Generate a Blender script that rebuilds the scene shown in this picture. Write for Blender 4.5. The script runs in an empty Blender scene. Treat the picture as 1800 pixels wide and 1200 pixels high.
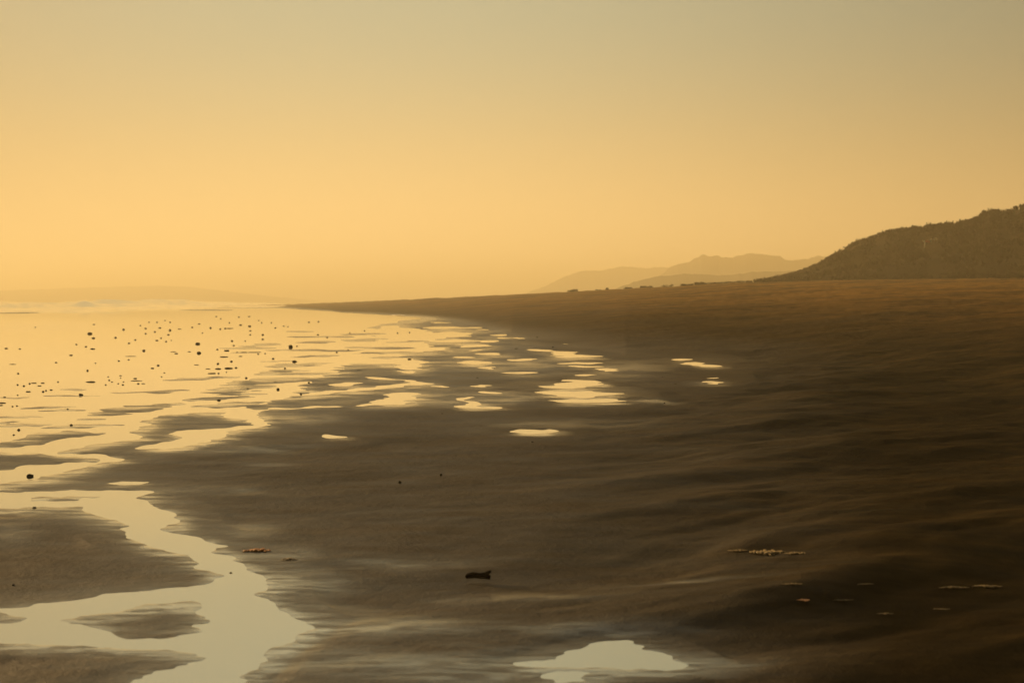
import bpy, math, random
import numpy as np
from mathutils import Vector, Matrix
R = math.radians
rng = np.random.default_rng(7)
random.seed(7)
sc = bpy.context.scene
C = sc.collection

# ------------------------------------------------------------------ camera
F = 4250.0            # focal length in photo pixels (photo 1800 px wide, lens 85 mm)
H = 1.6               # eye height
YAW, PITCH, ROLL = R(5.64), math.atan((600 - 525.3) / F), R(0.3)
fw = Vector((math.sin(YAW) * math.cos(PITCH), math.cos(YAW) * math.cos(PITCH), -math.sin(PITCH)))
r0 = Vector((math.cos(YAW), -math.sin(YAW), 0))
u0 = r0.cross(fw)
rt = r0 * math.cos(ROLL) - u0 * math.sin(ROLL)
up = u0 * math.cos(ROLL) + r0 * math.sin(ROLL)
cam = bpy.data.cameras.new('camera')
co = bpy.data.objects.new('camera', cam); C.objects.link(co)
cam.lens = 85; cam.sensor_width = 36; cam.clip_start = 0.1; cam.clip_end = 60000
m = Matrix((rt, up, -fw)).transposed().to_4x4(); m.translation = (0, 0, H)
co.matrix_world = m
cam.dof.use_dof = True; cam.dof.focus_distance = 30; cam.dof.aperture_fstop = 6.3
sc.camera = co

# ------------------------------------------------------------------ world: dusk sky
SUN_AZ, SUN_EL = R(-28), R(5)          # azimuth from +Y towards +X
world = bpy.data.worlds.new('World'); sc.world = world; world.use_nodes = True
nt = world.node_tree; N = nt.nodes; L = nt.links
for n in list(N): N.remove(n)
def nd(t, **k):
    n = N.new(t)
    for a, b in k.items(): setattr(n, a, b)
    return n
def mth(op, a, b=None, c=None, clamp=False):
    n = nd('ShaderNodeMath', operation=op, use_clamp=clamp)
    for i, v in enumerate((a, b, c)):
        if v is None: continue
        if isinstance(v, (int, float)): n.inputs[i].default_value = v
        else: L.new(v, n.inputs[i])
    return n.outputs[0]
def lin(c):
    c = c / 255.0
    return c / 12.92 if c <= 0.04045 else ((c + 0.055) / 1.055) ** 2.4
def srgb(r, g, b): return (lin(r), lin(g), lin(b), 1)
out = nd('ShaderNodeOutputWorld'); bg = nd('ShaderNodeBackground'); bg.inputs['Strength'].default_value = 0.1
sky = nd('ShaderNodeTexSky', sky_type='NISHITA', sun_disc=False)
sky.sun_elevation = SUN_EL; sky.sun_rotation = SUN_AZ; sky.air_density = 1.4; sky.dust_density = 6; sky.ozone_density = 1
tc = nd('ShaderNodeTexCoord'); sp = nd('ShaderNodeSeparateXYZ'); L.new(tc.outputs['Generated'], sp.inputs[0])
elev = mth('MULTIPLY', mth('ARCSINE', mth('MAXIMUM', sp.outputs[2], 0.0)), 180 / math.pi)
az = mth('MULTIPLY', mth('ARCTAN2', sp.outputs[0], sp.outputs[1]), 180 / math.pi)   # degrees from +Y to +X
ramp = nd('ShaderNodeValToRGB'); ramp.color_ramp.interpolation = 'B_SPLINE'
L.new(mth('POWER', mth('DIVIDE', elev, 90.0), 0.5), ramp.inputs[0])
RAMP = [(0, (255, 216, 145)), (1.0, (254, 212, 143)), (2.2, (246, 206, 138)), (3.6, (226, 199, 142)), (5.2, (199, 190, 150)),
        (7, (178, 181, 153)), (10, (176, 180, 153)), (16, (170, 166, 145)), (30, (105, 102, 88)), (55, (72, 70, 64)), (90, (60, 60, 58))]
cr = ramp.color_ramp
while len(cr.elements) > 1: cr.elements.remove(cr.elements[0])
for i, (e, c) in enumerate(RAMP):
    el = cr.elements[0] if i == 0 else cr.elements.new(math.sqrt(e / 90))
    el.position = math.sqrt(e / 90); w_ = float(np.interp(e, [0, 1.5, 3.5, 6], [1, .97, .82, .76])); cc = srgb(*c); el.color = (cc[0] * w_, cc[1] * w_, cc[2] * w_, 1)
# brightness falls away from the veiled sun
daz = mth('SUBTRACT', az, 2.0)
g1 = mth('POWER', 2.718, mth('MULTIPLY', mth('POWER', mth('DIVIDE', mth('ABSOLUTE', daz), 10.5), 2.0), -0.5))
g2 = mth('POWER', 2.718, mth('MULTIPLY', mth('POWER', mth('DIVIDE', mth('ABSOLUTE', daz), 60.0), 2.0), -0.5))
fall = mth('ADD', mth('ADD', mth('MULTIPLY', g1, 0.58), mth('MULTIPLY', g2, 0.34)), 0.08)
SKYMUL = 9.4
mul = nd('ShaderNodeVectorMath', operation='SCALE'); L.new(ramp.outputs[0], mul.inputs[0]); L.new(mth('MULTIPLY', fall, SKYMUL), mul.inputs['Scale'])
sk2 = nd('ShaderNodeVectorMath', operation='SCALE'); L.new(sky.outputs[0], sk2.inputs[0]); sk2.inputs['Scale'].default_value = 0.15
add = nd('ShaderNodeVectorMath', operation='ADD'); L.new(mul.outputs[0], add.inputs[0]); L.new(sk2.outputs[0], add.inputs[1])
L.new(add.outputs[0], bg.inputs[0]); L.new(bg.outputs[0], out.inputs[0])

# ------------------------------------------------------------------ sun (low, veiled by mist)
sl = bpy.data.lights.new('sun', 'SUN'); sl.energy = 5.0; sl.angle = R(14); sl.color = (1.0, 0.64, 0.28)
so = bpy.data.objects.new('sun', sl); C.objects.link(so)
sd = Vector((math.sin(SUN_AZ) * math.cos(SUN_EL), math.cos(SUN_AZ) * math.cos(SUN_EL), math.sin(SUN_EL)))
so.rotation_euler = (-sd).to_track_quat('-Z', 'Y').to_euler(); so.location = sd * 50

sc.view_settings.view_transform = 'Standard'; sc.view_settings.look = 'None'
sc.view_settings.exposure = 0.37; sc.view_settings.gamma = 1
sc.render.engine = 'CYCLES'
sc.cycles.max_bounces = 6; sc.cycles.volume_bounces = 2; sc.cycles.diffuse_bounces = 2; sc.cycles.glossy_bounces = 3
sc.cycles.use_denoising = True; sc.cycles.sample_clamp_indirect = 4

# ------------------------------------------------------------------ helpers
f_ = np.array(fw); r_ = np.array(rt); u_ = np.array(up); hf = np.array((math.sin(YAW), math.cos(YAW), 0.0)); hr = np.array(r0)
def project(P):                         # world points (n,3) -> photo pixels
    Q = P - np.array((0, 0, H)); d = Q @ f_; d = np.maximum(d, 0.05)
    return 900 + F * (Q @ r_) / d, 600 - F * (Q @ u_) / d
def ground_at(x, y, z=0.0):             # pixel of a ground point -> world point (used to measure places once)
    d = f_ + (x - 900) / F * r_ - (y - 600) / F * u_
    t = (z - H) / d[2]
    return np.array((0, 0, H)) + d * t
def at_depth(x, y, D):
    d = f_ + (x - 900) / F * r_ - (y - 600) / F * u_
    return np.array((0, 0, H)) + d * (D / (d @ hf))
def yh(x): return 530.0 - 0.00524 * x
def _h(i, j, s):
    a = (i * 374761393 + j * 668265263 + s * 2147483647) & 0xffffffff
    a = ((a ^ (a >> 13)) * 1274126177) & 0xffffffff
    return ((a ^ (a >> 16)) & 0xffff) / 65535.0
def vn(x, y, s=0):                      # value noise 0..1
    x = np.asarray(x, float); y = np.asarray(y, float)
    i = np.floor(x).astype(np.int64); j = np.floor(y).astype(np.int64); a = x - i; b = y - j
    a = a * a * (3 - 2 * a); b = b * b * (3 - 2 * b)
    return (_h(i, j, s) * (1 - a) + _h(i + 1, j, s) * a) * (1 - b) + (_h(i, j + 1, s) * (1 - a) + _h(i + 1, j + 1, s) * a) * b
def fbm(x, y, s=0, o=4):
    t = 0; w = 1; n = 0
    for k in range(o):
        t = t + w * vn(x * 2 ** k + 17.3 * k, y * 2 ** k - 9.1 * k, s + k); n += w; w *= 0.5
    return t / n
def sstep(a, b, x):
    t = np.clip((x - a) / (b - a), 0, 1); return t * t * (3 - 2 * t)
def gridmesh(name, P, nr, nc, mats, attrs={}):
    me = bpy.data.meshes.new(name); nv = nr * nc
    me.vertices.add(nv); me.vertices.foreach_set('co', np.ascontiguousarray(P, dtype=np.float32).ravel())
    i = np.arange(nr - 1)[:, None] * nc + np.arange(nc - 1)[None]
    q = np.stack([i, i + 1, i + nc + 1, i + nc], -1).reshape(-1, 4)
    me.loops.add(q.size); me.loops.foreach_set('vertex_index', q.ravel().astype(np.int32))
    me.polygons.add(len(q)); me.polygons.foreach_set('loop_start', np.arange(0, q.size, 4, dtype=np.int32))
    me.polygons.foreach_set('use_smooth', np.ones(len(q), bool))
    me.update(calc_edges=True)
    for k, v in attrs.items():
        at = me.attributes.new(k, 'FLOAT', 'POINT'); at.data.foreach_set('value', v.astype(np.float32).ravel())
    me.materials.append(mats)
    o = bpy.data.objects.new(name, me); C.objects.link(o)
    return o
def pymesh(name, v, f, mat, smooth=False, parent=None):
    me = bpy.data.meshes.new(name); me.from_pydata([tuple(a) for a in v], [], f); me.update()
    me.materials.append(mat)
    if smooth: me.polygons.foreach_set('use_smooth', [True] * len(me.polygons))
    o = bpy.data.objects.new(name, me); C.objects.link(o)
    if parent: o.parent = parent
    return o
def tag(o, label=None, cat=None, group=None, kind=None):
    if label: o['label'] = label
    if cat: o['category'] = cat
    if group: o['group'] = group
    if kind: o['kind'] = kind
    return o

# ------------------------------------------------------------------ materials
def newmat(name):
    mt = bpy.data.materials.new(name); mt.use_nodes = True
    return mt, mt.node_tree.nodes, mt.node_tree.links, mt.node_tree.nodes['Principled BSDF']
def noise_mat(name, c1, c2, scale, rough=0.8, bump=0.0, spec=0.3, stretch=(1, 1, 1), coord='Object'):
    mt, n, l, p = newmat(name)
    t = n.new('ShaderNodeTexCoord'); mp = n.new('ShaderNodeMapping'); mp.inputs['Scale'].default_value = stretch
    nz = n.new('ShaderNodeTexNoise'); nz.inputs['Scale'].default_value = scale; nz.inputs['Detail'].default_value = 6
    mx = n.new('ShaderNodeMix'); mx.data_type = 'RGBA'; mx.inputs[6].default_value = (*c1, 1); mx.inputs[7].default_value = (*c2, 1)
    l.new(t.outputs[coord], mp.inputs[0]); l.new(mp.outputs[0], nz.inputs[0])
    cr = n.new('ShaderNodeMapRange'); cr.inputs[1].default_value = 0.35; cr.inputs[2].default_value = 0.65
    l.new(nz.outputs[0], cr.inputs[0]); l.new(cr.outputs[0], mx.inputs[0]); l.new(mx.outputs[2], p.inputs['Base Color'])
    p.inputs['Roughness'].default_value = rough; p.inputs['Specular IOR Level'].default_value = spec
    if bump:
        b = n.new('ShaderNodeBump'); b.inputs['Distance'].default_value = bump; l.new(nz.outputs[0], b.inputs['Height']); l.new(b.outputs[0], p.inputs['Normal'])
    return mt

# wet and dry sand in one sheet: 'film' is how much of the sand is covered by standing water skin, 'damp' wetness with lens darkening to the right painted in
sand, n, l, p = newmat('sand')
t = n.new('ShaderNodeTexCoord')
def noise(scale, detail=5, rough=0.55, stretch=None):
    z = n.new('ShaderNodeTexNoise'); z.inputs['Scale'].default_value = scale; z.inputs['Detail'].default_value = detail; z.inputs['Roughness'].default_value = rough
    if stretch:
        mp = n.new('ShaderNodeMapping'); mp.inputs['Scale'].default_value = stretch; mp.inputs['Rotation'].default_value = (0, 0, R(-8)); l.new(t.outputs['Object'], mp.inputs[0]); l.new(mp.outputs[0], z.inputs[0])
    else: l.new(t.outputs['Object'], z.inputs[0])
    return z.outputs[0]
def attr(a):
    z = n.new('ShaderNodeAttribute'); z.attribute_name = a; return z.outputs['Fac']
def mix(f, a, b):
    z = n.new('ShaderNodeMix'); z.data_type = 'RGBA'
    for i, v in ((0, f), (6, a), (7, b)):
        if isinstance(v, (tuple, float, int)): z.inputs[i].default_value = v
        else: l.new(v, z.inputs[i])
    return z.outputs[2]
def mr(v, a, b, c=0.0, d=1.0):
    z = n.new('ShaderNodeMapRange')
    z.inputs[1].default_value = a; z.inputs[2].default_value = b; z.inputs[3].default_value = c; z.inputs[4].default_value = d
    l.new(v, z.inputs[0]); return z.outputs[0]
def smath(op, a, b):
    z = n.new('ShaderNodeMath'); z.operation = op
    for i, v in enumerate((a, b)):
        if isinstance(v, (float, int)): z.inputs[i].default_value = v
        else: l.new(v, z.inputs[i])
    return z.outputs[0]
n1 = noise(0.35, 5, 0.6); n2 = noise(1.1, 6, 0.65, (0.6, 1.4, 1)); n3 = noise(60, 4, 0.7)
damp_falloff = attr('damp_falloff'); film = attr('film')
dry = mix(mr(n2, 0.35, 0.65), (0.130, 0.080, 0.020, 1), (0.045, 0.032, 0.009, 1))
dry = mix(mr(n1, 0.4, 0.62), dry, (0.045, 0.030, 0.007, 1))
dry = mix(attr('upper_glow'), dry, mix(mr(n2, 0.3, 0.7), (0.66, 0.32, 0.050, 1), (0.40, 0.19, 0.028, 1)))  # paler dry upper beach, far haze glow also painted into its orange
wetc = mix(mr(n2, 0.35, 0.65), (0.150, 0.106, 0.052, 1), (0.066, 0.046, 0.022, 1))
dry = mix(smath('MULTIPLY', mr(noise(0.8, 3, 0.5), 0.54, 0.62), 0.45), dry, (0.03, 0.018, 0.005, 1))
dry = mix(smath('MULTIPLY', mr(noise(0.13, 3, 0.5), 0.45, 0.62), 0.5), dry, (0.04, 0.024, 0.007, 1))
col = mix(damp_falloff, dry, wetc)
col = mix(mr(n3, 0.62, 0.72, 0, 0.5), col, (0.02, 0.014, 0.008, 1))
l.new(col, p.inputs['Base Color'])
l.new(mr(smath('ADD', damp_falloff, mr(n2, 0.3, 0.7, -0.15, 0.15)), 0.0, 1.0, 0.85, 0.42), p.inputs['Roughness'])
l.new(mr(damp_falloff, 0.1, 1.0, 0.01, 0.4), p.inputs['Specular IOR Level'])
hb = smath('ADD', smath('MULTIPLY', n3, 0.2), smath('MULTIPLY', noise(4.5, 7, 0.68, (1.3, .8, 1)), 1.2))
bp = n.new('ShaderNodeBump'); bp.inputs['Distance'].default_value = 0.03; bp.inputs['Strength'].default_value = 0.8
l.new(hb, bp.inputs['Height']); l.new(bp.outputs[0], p.inputs['Normal'])
pw = n.new('ShaderNodeBsdfPrincipled'); pw.inputs['Base Color'].default_value = (0.12, 0.10, 0.065, 1)
pw.inputs['Roughness'].default_value = 0.09; pw.inputs['IOR'].default_value = 1.6
ms = n.new('ShaderNodeMixShader')
fm = smath('MULTIPLY', film, mr(noise(2.2, 6, 0.65, (0.5, 1.6, 1)), 0.34, 0.6, 0.3, 1.0))
l.new(fm, ms.inputs[0]); l.new(p.outputs[0], ms.inputs[1]); l.new(pw.outputs[0], ms.inputs[2])
gf = n.new('ShaderNodeBsdfGlossy'); gf.inputs['Roughness'].default_value = 0.09; gf.inputs['Color'].default_value = (0.97, 0.98, 0.96, 1)
mg = n.new('ShaderNodeMixShader'); mg.inputs[0].default_value = 0.45
l.new(pw.outputs[0], mg.inputs[1]); l.new(gf.outputs[0], mg.inputs[2]); l.new(mg.outputs[0], ms.inputs[2])
l.new(ms.outputs[0], n['Material Output'].inputs[0])

water, n, l, p = newmat('tidal_water')
t = n.new('ShaderNodeTexCoord')
p.inputs['Base Color'].default_value = (0.24, 0.26, 0.20, 1); p.inputs['Roughness'].default_value = 0.03; p.inputs['IOR'].default_value = 1.6
gl = n.new('ShaderNodeBsdfGlossy'); gl.inputs['Roughness'].default_value = 0.03; gl.inputs['Color'].default_value = (0.97, 0.98, 0.96, 1)
mw = n.new('ShaderNodeMixShader'); mw.inputs[0].default_value = 0.5
l.new(p.outputs[0], mw.inputs[1]); l.new(gl.outputs[0], mw.inputs[2]); l.new(mw.outputs[0], n['Material Output'].inputs[0])
rip = n.new('ShaderNodeAttribute'); rip.attribute_name = 'ripple'
bp = n.new('ShaderNodeBump'); bp.inputs['Distance'].default_value = 0.05; l.new(rip.outputs['Fac'], bp.inputs['Strength'])
l.new(noise(1.6, 5, 0.6, (0.7, 1.2, 1)), bp.inputs['Height']); l.new(bp.outputs[0], p.inputs['Normal']); l.new(bp.outputs[0], gl.inputs['Normal'])

# ------------------------------------------------------------------ where water stands: outlines measured on the sand
W, S = 1, 0
base = [(-160,500),(440,533),(480,541),(600,548),(640,552),(730,553),(748,556),(730,561),(700,563),(690,568),(700,575),(740,578),(760,585),(790,590),(770,598),(745,606),(760,611),(765,616),(705,622),(720,630),(742,636),(740,650),(725,658),(690,652),(700,645),(660,640),(610,642),(600,655),(580,660),(545,672),(520,688),(505,700),(470,707),(440,717),(442,725),(450,733),(465,737),(468,748),(410,758),(395,766),(370,774),(340,780),(325,788),(250,790),(240,789),(180,793),(200,803),(225,806),(200,811),(165,813),(145,820),(110,828),(80,834),(50,842),(0,850),(-160,866)]
shapes = [(W, base)]
def lens(k, xa, xb, y, t, dy=0.0, skew=0.0):      # pointed streak from xa to xb
    t = t + 0.8
    pts = []
    for i in range(11):
        a = i / 10; pts.append((xa + (xb - xa) * a, y + dy * (a - .5) - t / 2 * math.sin(math.pi * a) ** 0.8 * (1 + skew * (a - .5))))
    for i in range(9, 0, -1):
        a = i / 10; pts.append((xa + (xb - xa) * a, y + dy * (a - .5) + t / 2 * math.sin(math.pi * a) ** 0.8 * (1 - skew * (a - .5))))
    shapes.append((k, pts))
def poly(k, *a): shapes.append((k, list(a)))
# sand bars standing out of the left flat
poly(S,(-120,790),(-20,784),(20,774),(60,762),(100,757),(140,759),(198,760),(165,764),(130,769),(70,780),(20,786),(-60,796))
poly(S,(150,730),(175,721),(220,714),(300,709),(345,706),(320,712),(262,722),(200,729))
poly(S,(-120,796),(0,795),(60,797),(120,801),(165,806),(183,808),(150,812),(100,816),(50,818),(20,826),(-120,836))
poly(S,(92,797),(130,788),(190,778),(240,770),(300,764),(318,770),(300,776),(262,785),(246,790),(200,798),(150,798))
poly(S,(225,762),(262,746),(258,740),(280,731),(300,729),(350,725),(398,724),(380,729),(400,735),(430,738),(440,746),(400,752),(345,755),(300,762),(260,768))
poly(S,(345,717),(372,710),(410,706),(470,706),(440,713),(400,717))
poly(S,(320,704),(350,698),(420,696),(465,694),(400,702),(330,706))
lens(S,350,500,681.5,6,-8); lens(S,340,462,689,3,-4)
poly(S,(378,678),(420,669),(480,664),(540,662),(578,666),(540,670),(500,673),(430,677))
poly(S,(435,657),(480,652),(530,654),(600,655),(520,660),(450,660))
poly(S,(463,645),(480,640),(540,638),(595,637),(550,644),(500,647))
lens(S,508,592,626,4,-3); lens(S,420,495,606.5,4,-4); lens(S,372,505,612,3,-2); lens(S,400,460,620,2,-1); lens(S,520,640,616,2.5,-2); lens(S,455,520,635,2.5,-1)
lens(S,280,428,665,5,-7); lens(S,98,156,684.5,4,-1); lens(S,245,330,688,4,-4); lens(S,180,252,690,2,0); lens(S,8,135,716.5,3.5,-4); lens(S,62,152,721,4,-4)
lens(S,-40,100,734,4,-2); lens(S,-40,50,742,3,0); lens(S,-40,96,747.5,4,-3); lens(S,60,216,749,5,-6); lens(S,125,190,737,3.5,-3); lens(S,70,175,695,1.6,-1); lens(S,-20,60,699,1.8); lens(S,365,470,693,2,-2)
lens(S,-150,170,546.5,6,-6); lens(S,-60,90,550,2,-2); lens(S,120,330,542,2,-3); lens(S,360,520,540,2.4,-1); lens(S,300,420,545,1.2)
# mid distance sand streaks
lens(S,604,692,587,3,-1); lens(S,648,675,576,6,-2); lens(S,655,700,571,3,-2); lens(S,560,635,592,3,1); lens(S,520,600,601.5,3,-1); lens(S,590,660,598,4,0); lens(S,600,745,611.5,3.5,1); lens(S,450,600,615,2,-1)
lens(S,625,725,620.5,4.5,-2); lens(S,640,705,628,4,0); lens(S,770,812,582.5,4,1); lens(S,700,760,600,2.5,-3); lens(S,500,560,583,2.5); lens(S,480,600,592,1.6,-1)
poly(S,(592,646),(615,639),(650,638),(705,639),(690,645),(660,649),(600,650)); lens(S,470,545,651,3,0)
lens(S,640,740,651,2,-1)
# water right of the main film
poly(W,(650,662),(690,663),(720,668),(742,671),(754,674),(735,677),(680,682),(600,690),(520,695),(480,697),(520,692),(600,685),(660,679),(700,676),(694,673),(720,672),(690,667),(655,665))
poly(W,(578,675),(600,671),(625,671),(637,675),(628,679),(600,680))
poly(W,(632,713),(652,705),(682,696),(668,691),(700,689),(737,691),(722,697),(732,700),(712,704),(722,708),(700,710),(640,713),(560,716),(480,720),(430,723),(480,717.5),(560,713.5))
poly(W,(788,699),(815,697),(830,695),(815,700),(838,705),(848,709),(838,713),(852,717),(793,717),(815,712),(818,706),(805,702))
lens(W,763,792,680,3); lens(W,826,868,678.5,4); lens(W,834,872,690,4); lens(W,848,885,717,2.5); lens(W,794,862,637,5,1); lens(W,844,870,647,6); lens(W,882,948,655,3,0.5); lens(W,848,888,622,4,1); lens(W,885,940,632,4); lens(W,795,850,628,3)
lens(W,745,778,557,2.2); lens(W,750,792,566.7,2.2); lens(W,738,822,576,4,0); lens(W,805,858,575.5,2); lens(W,838,870,579,2); lens(W,863,882,572.5,1.8); lens(W,864,898,589,3.2); lens(W,868,892,594,2.2); lens(W,902,932,594,2.4); lens(W,846,884,599,3,-1); lens(W,770,830,588,9,1); lens(W,800,862,608,4,-3); lens(W,760,840,599,4,-1); lens(W,740,800,612,3,-2); lens(W,810,850,616,2); lens(W,980,1022,604,2)
poly(W,(928,615),(955,613.5),(980,616),(1002,617),(1012,622),(1040,625),(1075,627.5),(1020,629),(990,627),(975,622),(955,617))
lens(W,984,1064,638,3); lens(W,988,1062,644,2.2); poly(W,(1028,648),(1065,646.5),(1080,650),(1070,653),(1052,653.5),(1045,650)); lens(W,1008,1052,659,2.2)
poly(W,(968,669),(990,667),(1040,668),(1060,674),(1042,677),(1035,681),(980,683.5),(965,681),(951,678),(970,675),(998,671))
poly(W,(934,690),(970,687),(1035,686.5),(1070,690.5),(1090,693),(1060,697),(1010,699),(985,695),(940,692))
poly(W,(960,704),(1000,701),(1060,700.5),(1112,705),(1060,707.5),(985,706.5))
lens(W,1188,1226,632,2.6); poly(W,(1202,637),(1225,636),(1240,637.5),(1247,640.5),(1272,643),(1235,645),(1215,640)); lens(W,1236,1258,664.5,2.4); lens(W,1225,1275,671,2); lens(W,1236,1262,675,2)
poly(W,(888,757),(910,753),(932,754),(950,757),(966,754),(987,757),(975,760.5),(950,759),(925,761),(900,761))
lens(W,556,612,768,5); lens(W,178,222,849,3.5); lens(W,205,264,848.5,4,-2)
# the near stream
poly(W,(-160,868),(0,865),(60,863),(150,862),(260,861.5),(264,865),(250,870),(240,876),(258,881),(272,888),(282,896),(305,905),(316,914),(312,920),(292,924),(288,931),(310,938),(340,942),(372,948),(392,957),(400,964),(374,971),(398,977),(420,981),(426,992),(432,1001),(455,1008),(471,1018),(469,1028),(456,1038),(444,1045),(470,1052),(492,1065),(505,1075),(512,1084),(538,1092),(546,1100),(532,1112),(515,1130),(484,1137),(466,1148),(470,1160),(450,1170),(438,1185),(430,1200),(425,1330),(-160,1330))
poly(S,(-160,890),(0,895),(60,891),(100,890),(146,889.5),(146,898),(160,905),(190,911),(202,917),(225,922),(242,925),(221,929),(222,945),(226,952),(250,955),(270,963),(300,971),(330,980),(349,985),(345,992),(340,998),(365,1007),(390,1013),(375,1022),(350,1028),(280,1034),(220,1040),(150,1052),(100,1058),(50,1066),(-160,1082))
poly(S,(25,881),(70,874),(130,871.5),(205,872),(150,876),(80,881))
poly(S,(105,1090),(180,1077),(250,1062),(340,1056),(357,1062),(350,1070),(330,1078),(362,1084),(368,1092),(340,1100),(355,1108),(300,1121),(230,1122),(190,1110),(150,1098))
poly(S,(-160,1082),(0,1078),(42,1085),(30,1095),(-160,1104))
poly(S,(-160,1128),(0,1128),(60,1131),(200,1138),(300,1142),(350,1150),(362,1158),(330,1166),(280,1178),(240,1192),(190,1225),(-160,1240))
# near puddle
poly(W,(905,1166),(950,1160),(975,1157),(1000,1145),(1030,1132),(1060,1125),(1100,1125),(1130,1138),(1165,1147),(1190,1158),(1208,1168),(1200,1176),(1180,1178),(1130,1176),(1060,1173),(1000,1172),(940,1170))
poly(W,(962,1181),(1010,1178),(1044,1182),(1022,1196),(990,1202),(962,1191))

X0, X1, Y0, Y1, DX, DY = -150, 1900, 528, 1300, 1.5, 0.75
gx = np.arange(X0, X1, DX) + DX / 2; gy = np.arange(Y0, Y1, DY) + DY / 2
M = np.zeros((len(gy), len(gx)), np.float32)
GX, GY = np.meshgrid(gx, gy)
k = (GY - 527) / 200.0
WX = GX + (fbm(GX / (60 * np.maximum(k, .15)), GY / (9 * np.maximum(k, .12)), 5, 4) - .5) * np.clip(22 * k, 5, 26)
WX = WX + (vn(GX / 200, GY / np.clip(3.2 * k + .9, 1.3, 5), 51) - .5) * 2 * np.clip(14 * k ** -.3, 10, 22) * sstep(.08, .3, k) + (vn(GX / 90, GY / np.clip(2 * k + .6, 1, 3), 53) - .5) * 14
WY = GY + (fbm(GX / 24, GY / 7, 15, 3) - .5) * np.clip(6 * k, 0.6, 7)
for kind, pts in shapes:
    a = np.array(pts, float)
    i0 = max(0, int((a[:, 1].min() - 12 - Y0) / DY)); i1 = min(len(gy), int((a[:, 1].max() + 12 - Y0) / DY) + 1)
    j0 = max(0, int((a[:, 0].min() - 60 - X0) / DX)); j1 = min(len(gx), int((a[:, 0].max() + 60 - X0) / DX) + 1)
    if i1 <= i0 or j1 <= j0: continue
    x = WX[i0:i1, j0:j1]; y = WY[i0:i1, j0:j1]; ins = np.zeros(x.shape, bool)
    for q in range(len(a)):
        xa, ya = a[q]; xb, yb = a[(q + 1) % len(a)]
        if ya == yb: continue
        c = ((ya > y) != (yb > y)) & (x < (xb - xa) * (y - ya) / (yb - ya) + xa)
        ins ^= c
    M[i0:i1, j0:j1][ins] = kind
def blur(A, sx, sy):
    for ax, s in ((1, sx / DX), (0, sy / DY)):
        if s < 0.4: continue
        r = int(3 * s) + 1; kk = np.exp(-0.5 * (np.arange(-r, r + 1) / s) ** 2); kk /= kk.sum()
        pad = [(0, 0), (0, 0)]; pad[ax] = (r, r); B = np.pad(A, pad, mode='edge')
        n_ = A.shape[ax] + 2 * r
        out_ = np.zeros_like(A)
        for t_, w_ in enumerate(kk):
            out_ += w_ * (B[:, t_:t_ + A.shape[1]] if ax == 1 else B[t_:t_ + A.shape[0], :])
        A = out_
    return A
kk = np.clip(k, .03, 2)
M1 = np.where(GY < 760, blur(M, 7, 0.5), blur(M, 5, 1.2))
M1 = M1 + (fbm(GX / 34, GY / np.where(GY < 760, 2.2, 4.5), 71, 4) - .5) * np.where(GY < 760, .75, .5) * (4 * M1 * (1 - M1)) ** .5
# thin sand and water streaks in the broken middle distance
zone = np.exp(-(((GX - 690) / 170) ** 2 + ((GY - 598) / 26) ** 2)) + .8 * np.exp(-(((GX - 300) / 220) ** 2 + ((GY - 718) / 22) ** 2))
M1 = np.clip(M1 + (zone + np.exp(-(((GX - 600) / 170) ** 2 + ((GY - 648) / 24) ** 2))) * (fbm(GX / 60, GY / 2.4, 75, 4) - .5) * 2.1, 0, 1)
# broad sheen round the pools, plus the places where the film is only skin deep
Sh = np.zeros_like(M)
def ell(cx, cy, rx, ry, v):
    Sh[:] = np.maximum(Sh, v * np.exp(-(((GX - cx) / rx) ** 2 + ((GY - cy) / ry) ** 2)))
for e in [(520,1020,70,18,.75),(560,1075,90,12,.35),(640,1105,170,16,.75),(620,1170,230,22,.6),(880,1180,300,30,.55),(1240,1170,90,18,.5),(1050,1110,150,10,.4),(15,940,50,16,.35),(430,930,60,14,.25),(500,975,60,12,.4),
          (560,700,70,8,.45),(760,700,60,9,.7),(870,700,60,10,.6),(770,640,30,6,.6),(1110,650,60,14,.25),(900,640,120,14,.35),(420,790,90,6,.25),(60,845,70,7,.5),(1240,674,30,4,.35),(480,815,40,2.2,.5),
          (520,735,60,8,.5),(400,860,120,8,.2),(700,990,120,10,.25),(1180,1030,120,4,.35),(900,1050,140,9,.25),(1000,745,120,8,.2),(450,560,200,6,.5),(700,600,140,20,.45),(1150,705,40,4,.4),(300,905,0.1,0.1,0)]:
    ell(*e)
# film is drawn out sideways into fine tongues
tong = fbm(GX / 55, GY / 3.2, 41, 4)
sh_ = 6
B0 = blur(M, 22, 3.2); B1 = B0.copy(); B1[sh_:] = B0[:-sh_]; B1 = np.roll(B1, 6, axis=1)
Bn = blur(M, 34, 11); Bm = Bn.copy(); Bm[14:] = Bn[:-14]; Bm = np.roll(Bm, 10, axis=1)
wn = sstep(780, 930, GY); B1 = B1 * (1 - wn) + Bm * wn
B2 = blur(M, 60, 9)
film = sstep(.05, .8, B1) * 0.85 + 0.30 * B2 + Sh * 0.5 + .25 * sstep(760, 600, GY) * B2
film = np.clip(film * (0.25 + 1.5 * sstep(.3, .68, tong)), 0, 0.95)
calm = blur(np.clip(blur(M, 25, 6) * 12, 0, 1), 34, 10)
damp_falloff = np.clip(0.06 + .50 * sstep(1750, 650, GX) * (.6 + .8 * fbm(GX / 90, GY / 7, 83, 4)) + 1.6 * blur(M, 160, 26) + Sh, 0, 1)  # wetness round pools, plus lens-like darkening to the right painted in
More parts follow.
